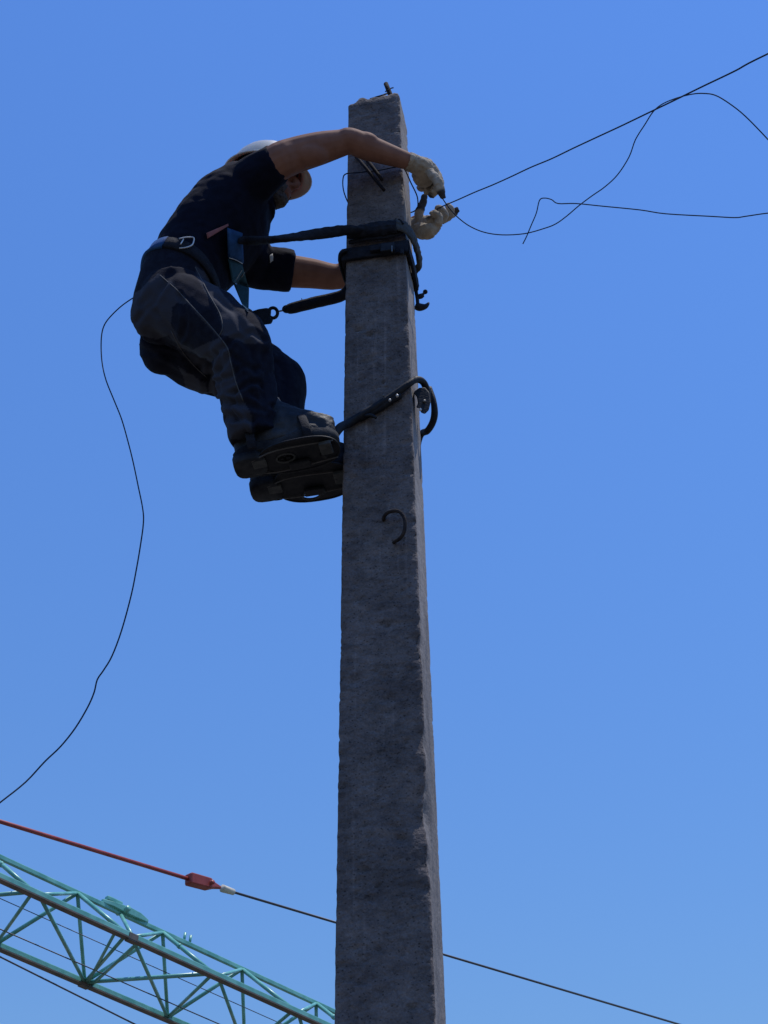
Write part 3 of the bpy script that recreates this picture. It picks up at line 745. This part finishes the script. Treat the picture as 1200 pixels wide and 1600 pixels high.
ff = lambda x, y, o_: onface(x, y, o_)
armR = [cR + MzR @ V((.10, .02, -.03)), PX(528, 672, -.12), ff(545, 661, .016), ff(575, 643, .015), ff(610, 621, .015), ff(636, 602, .016), PX(650, 593, -.10), PX(661, 597, -.07), PX(667, 611, -.04), PX(669, 628, -.02)]
iR = iron(cR, MzR, 'nearer steel climbing iron, its dark arm crossing the front face of the pole', (armR, [.012, .013, .0125, .012, .0115, .0105, .0105, .0105, .0105, .009]), (-.005, .0), .142)
MB().tube([ff(562, 655, .010), ff(590, 640, .010), ff(606, 629, .011), ff(626, 617, .012)], [.009, .010, .011, .010], 8, 4).build('arm_plate', M['dsteel'], iR)
MB().tube([ff(570, 650, .018), ff(580, 649, .02), ff(588, 653, .02)], [.005, .006, .004], 8, 3).build('adjuster_tab', M['dsteel'], iR)
for x, y in ((609, 625.5), (620.5, 618.5)): MB().ball(ff(x, y, .030), .0045, .006, .0045).build('bolt', M['zinc'], iR)
MB().ball(ff(599, 618, .02), .0035, .0035, .0035).build('bolt', M['steel'], iR)
cl = [(648, 611), (655, 606), (664, 605), (671, 613), (673, 628), (670, 641), (664, 647), (658, 645), (655, 638), (650, 637), (653, 630), (651, 620), (646, 614)]
MB().rings([[PX(x, y, -.085) for x, y in cl], [PX(x, y, -.03) for x, y in cl]]).build('grip_block', M['dsteel'], iR, False, .003)
MB().ball(PX(663, 627, -.088), .006, .005, .005).build('bolt', M['steel'], iR)
MB().ball(PX(657, 640, -.086), .004, .004, .005).build('bolt', M['zinc'], iR)
armL = [cL + MzL @ V((.10, -.02, -.03)), cL + MzL @ V((.17, .01, -.02)), pl(-.12, .10, cL.z + .01), pl(-.03, .125, cL.z + .05), pl(.06, .125, cL.z + .09), PX(656, 682, .10), PX(668, 673, .06), PX(676, 660, .03), PX(679, 645, .01), PX(677, 625, .0), PX(671, 606, .0)]
iL = iron(cL, MzL, 'farther steel climbing iron, its tube curling out past the right edge of the pole', (armL, [.012, .012, .012, .012, .011, .0105, .0105, .0105, .0105, .009, .008]), (.015, .060), .180)

def roughen(o, amp, sc_, seed):
    me = o.data; B = coords(me); Bn = normals(me); B += Bn * (amp * fractal(B, (sc_,) * 3, 3, seed))[:, None]; setco(me, B)
for o in list(lan.children) + list(collar.children):
    if o.name.split('.')[0] in ('near_rope', 'far_rope', 'rope_wrap', 'corner_sleeve', 'band', 'slack_loop'):
        md = o.modifiers.new('sub', 'SUBSURF'); md.subdivision_type = 'SIMPLE'; md.levels = 2
        me = bpy.data.meshes.new_from_object(o.evaluated_get(bpy.context.evaluated_depsgraph_get())); o.modifiers.clear(); o.data = me
        roughen(o, {'rope_wrap': .0045, 'corner_sleeve': .0035, 'band': .002, 'slack_loop': .001, 'near_rope': .0016}.get(o.name.split('.')[0], .0007), 45, 3.0)

# ------------------------------------------------------------------ wires in the air
def hz(pts): return [PX(x, y, Y) for x, y, Y in pts]
# line wire: level run from the hands towards a support to the right of the camera
w0 = PX(688, 324, .03)
dirw = (PX(1200, 85, -1.35) - PX(712, 312, -.01))
lA, lB = PX(690, 323, .03), PX(1200, 85, -1.35)
line = [PX(676, 331, .045)] + [lerp(lA, lB, t / 14) + V((0, 0, .004 * noise.noise((t * .9, 2, 0)) - .012 * math.sin(math.pi * t / 14))) for t in range(15)]
for k in (.3, .8, 1.6, 3.0): line.append(lerp(lA, lB, 1 + k) + V((0, 0, .0)))
tag(MB().tube(line, .0020, 8, 6).build('line_wire', M['wire']), 'long wire running from the gloved hands up to the top right corner', 'wire')
loose = hz([(686, 303, -.10), (692, 311, -.10), (698, 320, -.05), (706, 330, .0), (718, 342, .03), (735, 354, .05), (757, 363, .06), (785, 367, .06), (820, 365, .05), (850, 357, .04), (868, 350, .03), (885, 338, .02), (905, 321, .0), (925, 306, -.02), (945, 292, -.05), (965, 273, -.09), (983, 245, -.15), (993, 218, -.20), (1008, 194, -.26), (1021, 174, -.31), (1036, 162, -.36), (1058, 153, -.42), (1082, 147, -.48), (1100, 146, -.5), (1118, 149, -.52), (1140, 162, -.52), (1165, 182, -.5), (1200, 218, -.46),
            (1240, 262, -.4), (1268, 300, -.34), (1262, 325, -.28), (1235, 331, -.24), (1200, 333, -.22), (1165, 338, -.2), (1148, 340, -.19), (1110, 338, -.17), (1040, 334, -.14), (1000, 328, -.12), (940, 322, -.09), (900, 318, -.07), (872, 318, -.05), (862, 312, -.05), (851, 309.5, -.05), (843, 313, -.04), (838, 333, -.03), (830, 352, -.02), (823, 369, -.01), (817, 381, .0)])
tag(MB().tube(loose, .0019, 8, 4).build('loose_wire', M['wire']), 'loose curling wire held by the fingers, looping right and ending in a short bent tail', 'wire')
hang = hz([(214, 462, -.02), (204, 468, .0), (190, 478, .02), (175, 492, .03), (164, 506, .03), (159, 522, .03), (158, 545, .03), (160, 570, .03), (166, 595, .02), (178, 625, .02), (190, 655, .01), (200, 690, .0), (208, 722, .0), (216, 760, -.02), (223, 795, -.03), (224, 818, -.04), (219, 855, -.05), (213, 890, -.06), (205, 930, -.08), (190, 985, -.1), (175, 1025, -.12), (162, 1047, -.14), (152, 1062, -.14), (147, 1082, -.15), (137, 1105, -.16), (118, 1137, -.18), (95, 1166, -.2), (70, 1190, -.22), (40, 1222, -.24), (0, 1254, -.27), (-60, 1300, -.3), (-110, 1360, -.35)])
e = hang[-1]; hang += [V((e.x - .2, e.y - .05, e.z - .5)), V((e.x - .28, e.y - .05, 1.2)), V((e.x - .3, e.y - .1, .4)), V((e.x - .35, e.y - .1, .02)), V((e.x - .6, e.y - .2, .0))]
tag(MB().tube(hang, .0020, 8, 4).build('hanging_line', M['wire']), 'thin dark line trailing in a long curve from the back of the worker', 'line')

# ------------------------------------------------------------------ crane far behind
S = 26 / 30.0
T2 = CAM + ray(254, 1457) * 26.0
slp = R(24.8); d = ray(254 + 4000 * math.cos(slp), 1457 + 4000 * math.sin(slp)).normalized()
u = V((-d.y, d.x, 0)).normalized(); v = u.cross(d); v = v if v.z > 0 else -v
L, W2, HH = 2.0731 * S, 2.4324 * S / 2, .9763 * S
def top(i): return T2 + d * (L * (i - 2))
def nr(i): return top(i) + d * (L * .22) - u * W2 - v * HH           # near chord nodes sit between the top nodes
def fr2(i): return top(i) + d * (L * .64) + u * W2 - v * HH
I0, I1 = -4, 11
crane = thing('tower_crane', 'green lattice crane jib with red pendant bar crossing the lower left sky', 'crane', (top(I1).x, top(I1).y, 0))
def bar(name, a, b, r, m='green', flat=None, n=8): return MB().tube([a, b], r, n, flat=flat, up=(0, 0, 1)).build(name, M[m], crane)
def beam(name, a, b, wd, ht, m):
    t = (b - a).normalized(); s = t.cross(v).normalized(); q = MB()
    q.rings([[p + s * (x * wd / 2) + v * (z * ht / 2) for x, z in ((-1, -1), (1, -1), (1, 1), (-1, 1))] for p in (a, b)])
    return q.build(name, M[m], crane, False, .012)
beam('top_chord', top(I0), top(I1), .07, .08, 'green')
for off, nm in ((nr, 'rail_chord'), (fr2, 'rail_chord')):
    a, b = off(I0), off(I1)
    o_ = beam(nm, a, b, .085, .09, 'green')
    q = MB(); t_ = (b - a).normalized(); s_ = t_.cross(v).normalized()
    q.rings([[p + s_ * (x * .13 / 2) + v * (z - .058) for x, z in ((-1, -.012), (1, -.012), (1, .012), (-1, .012))] for p in (a, b)])
    q.build('rail_flange', M['chord'], o_, False)
for i in range(I0, I1):
    bar('post', top(i), fr2(i), .032)
    bar('diagonal', top(i + 1), fr2(i), .036)
    bar('diagonal', top(i), nr(i), .036); bar('diagonal', nr(i) + d * .12, top(i + 1), .030)
    bar('cross_brace', nr(i), fr2(i), .030); bar('cross_brace', nr(i) + d * .1, fr2(i + 1), .032)
    if i % 2 == 0: bar('cross_brace', fr2(i - 1) if i > I0 else fr2(i), nr(i), .036)
    if i % 2 == 0: bar('collar', lerp(top(i), nr(i), .32), lerp(top(i), nr(i), .36), .045)
for i in (1, 5, -3):                                                   # section joints
    for f in (nr, fr2):
        MB().box(f(i) + (d * (L * .06) if f is nr else d * 0) - v * .03, .18, .12, .13, Matrix((d, u, v)).transposed()).build('joint', M['chord'], crane, False, .01)
    bar('diagonal', nr(i) + d * .28, fr2(i) + d * .14, .030); bar('diagonal', nr(i) - d * .2, fr2(i) + d * .06, .028)
    bar('diagonal', top(i) + d * (L * .5) - v * .02, nr(i) + d * .12, .032)
# rope guide housing on the top chord and small clamps
hm = Matrix((d, u, v)).transposed()
gq = top(1) + d * (L * .55) + v * .06
MB().rings([[gq + hm @ V((x, y * a_, z * b_)) for y, z in ((-1, -1), (1, -1), (1, 1), (-1, 1))] for x, a_, b_ in ((-.5, .03, .03), (-.3, .08, .04), (.0, .10, .062), (.25, .09, .055), (.46, .04, .025))]).build('rope_guide', M['green'], crane, False, .01)
MB().box(top(1) + d * (L * .40) + v * .14, .32, .10, .08, hm).build('rope_guide', M['green'], crane, False, .02)
MB().tube([top(1) + d * (L * .52) - u * .15 + v * .06, top(1) + d * (L * .52) + u * .15 + v * .06], .05, 14).build('sheave', M['green'], crane)
for k in (.26, .33):
    MB().tube([top(2) + d * (L * k), top(2) + d * (L * k) + v * .17], [.022, .026], 8).build('clamp_lug', M['green'], crane)
# ropes running along the jib
def jr(dx, du, dv_, nm='rope', r=.011):
    return MB().tube([top(I0) + u * du - v * dv_ + d * dx, top(I1) + u * du - v * dv_], r, 6).build(nm, M['rope'], crane)
jr(0, -W2 * .72, HH * .88); jr(0, W2 * .45, HH * 1.02); jr(0, W2 * .2, HH * .62, r=.008)
# pendant: plane through the jib, straight up
npl = d.cross(V((0, 0, 1))).normalized()
def onjib(x, y, off=0.0):
    r_ = ray(x, y); t_ = (T2 + npl * off - CAM).dot(npl) / r_.dot(npl); return CAM + r_ * t_
pA, pB = onjib(-320, 1186), onjib(300, 1375)
pC, pD, pE = onjib(347, 1388), onjib(365, 1394), onjib(1130, 1621)
MB().tube([pA, pB], .036, 10).build('pendant_bar', M['red'], crane)
ax_ = (pC - pB).normalized(); sd_ = ax_.cross(npl).normalized(); hm2 = Matrix((ax_, npl, sd_)).transposed()
ml = lerp(onjib(297, 1374), onjib(330, 1383), .5); LL = (onjib(334, 1384) - onjib(297, 1374)).length
rgs = [[ml + hm2 @ V((x, y * a_, z * b_)) for y, z in ((-1, -1), (1, -1), (1, 1), (-1, 1))] for x, a_, b_ in ((-LL * .55, .08, .085), (-LL * .48, .10, .10), (LL * .3, .10, .095), (LL * .55, .06, .05), (LL * .85, .025, .025))]
MB().rings(rgs).build('turnbuckle', M['red'], crane, False, .02)
MB().tube([ml + hm2 @ V((LL * .3, -.15, 0)), ml + hm2 @ V((LL * .3, .15, 0))], .04, 10).build('pin', M['red'], crane)
MB().tube([pC, pD], [.07, .055], 12).build('socket', M['cream'], crane)
MB().tube([pD, pE], .024, 8).build('pendant_rope', M['rope'], crane)
# hoist rope below the jib
MB().tube([onjib(-260, 1365, -.1), onjib(0, 1495, -.1), onjib(210, 1600, -.1), onjib(700, 1845, -.1)], .015, 6).build('hoist_rope', M['rope'], crane)
# mast out of the picture below
mt = top(I1); ap = pE
for sx in (-1, 1):
    for sy in (-1, 1):
        q = V((mt.x + sx * .6, mt.y + sy * .6, 0)); MB().tube([q, V((q.x, q.y, mt.z - .4))], .07, 8).build('mast_leg', M['green'], crane)
nb = 9
for k in range(nb):
    z0, z1 = (mt.z - .4) * k / nb, (mt.z - .4) * (k + 1) / nb
    for (a, b) in (((-1, -1), (1, -1)), ((1, -1), (1, 1)), ((1, 1), (-1, 1)), ((-1, 1), (-1, -1))):
        MB().tube([(mt.x + a[0] * .6, mt.y + a[1] * .6, z0), (mt.x + b[0] * .6, mt.y + b[1] * .6, z1)], .035, 6).build('mast_brace', M['green'], crane)
MB().box((mt.x, mt.y, mt.z - .3), 1.7, 1.7, .3).build('slewing_ring', M['green'], crane, False, .03)
MB().tube([V((mt.x, mt.y, mt.z - .2)), ap], .09, 8).build('apex_post', M['green'], crane)
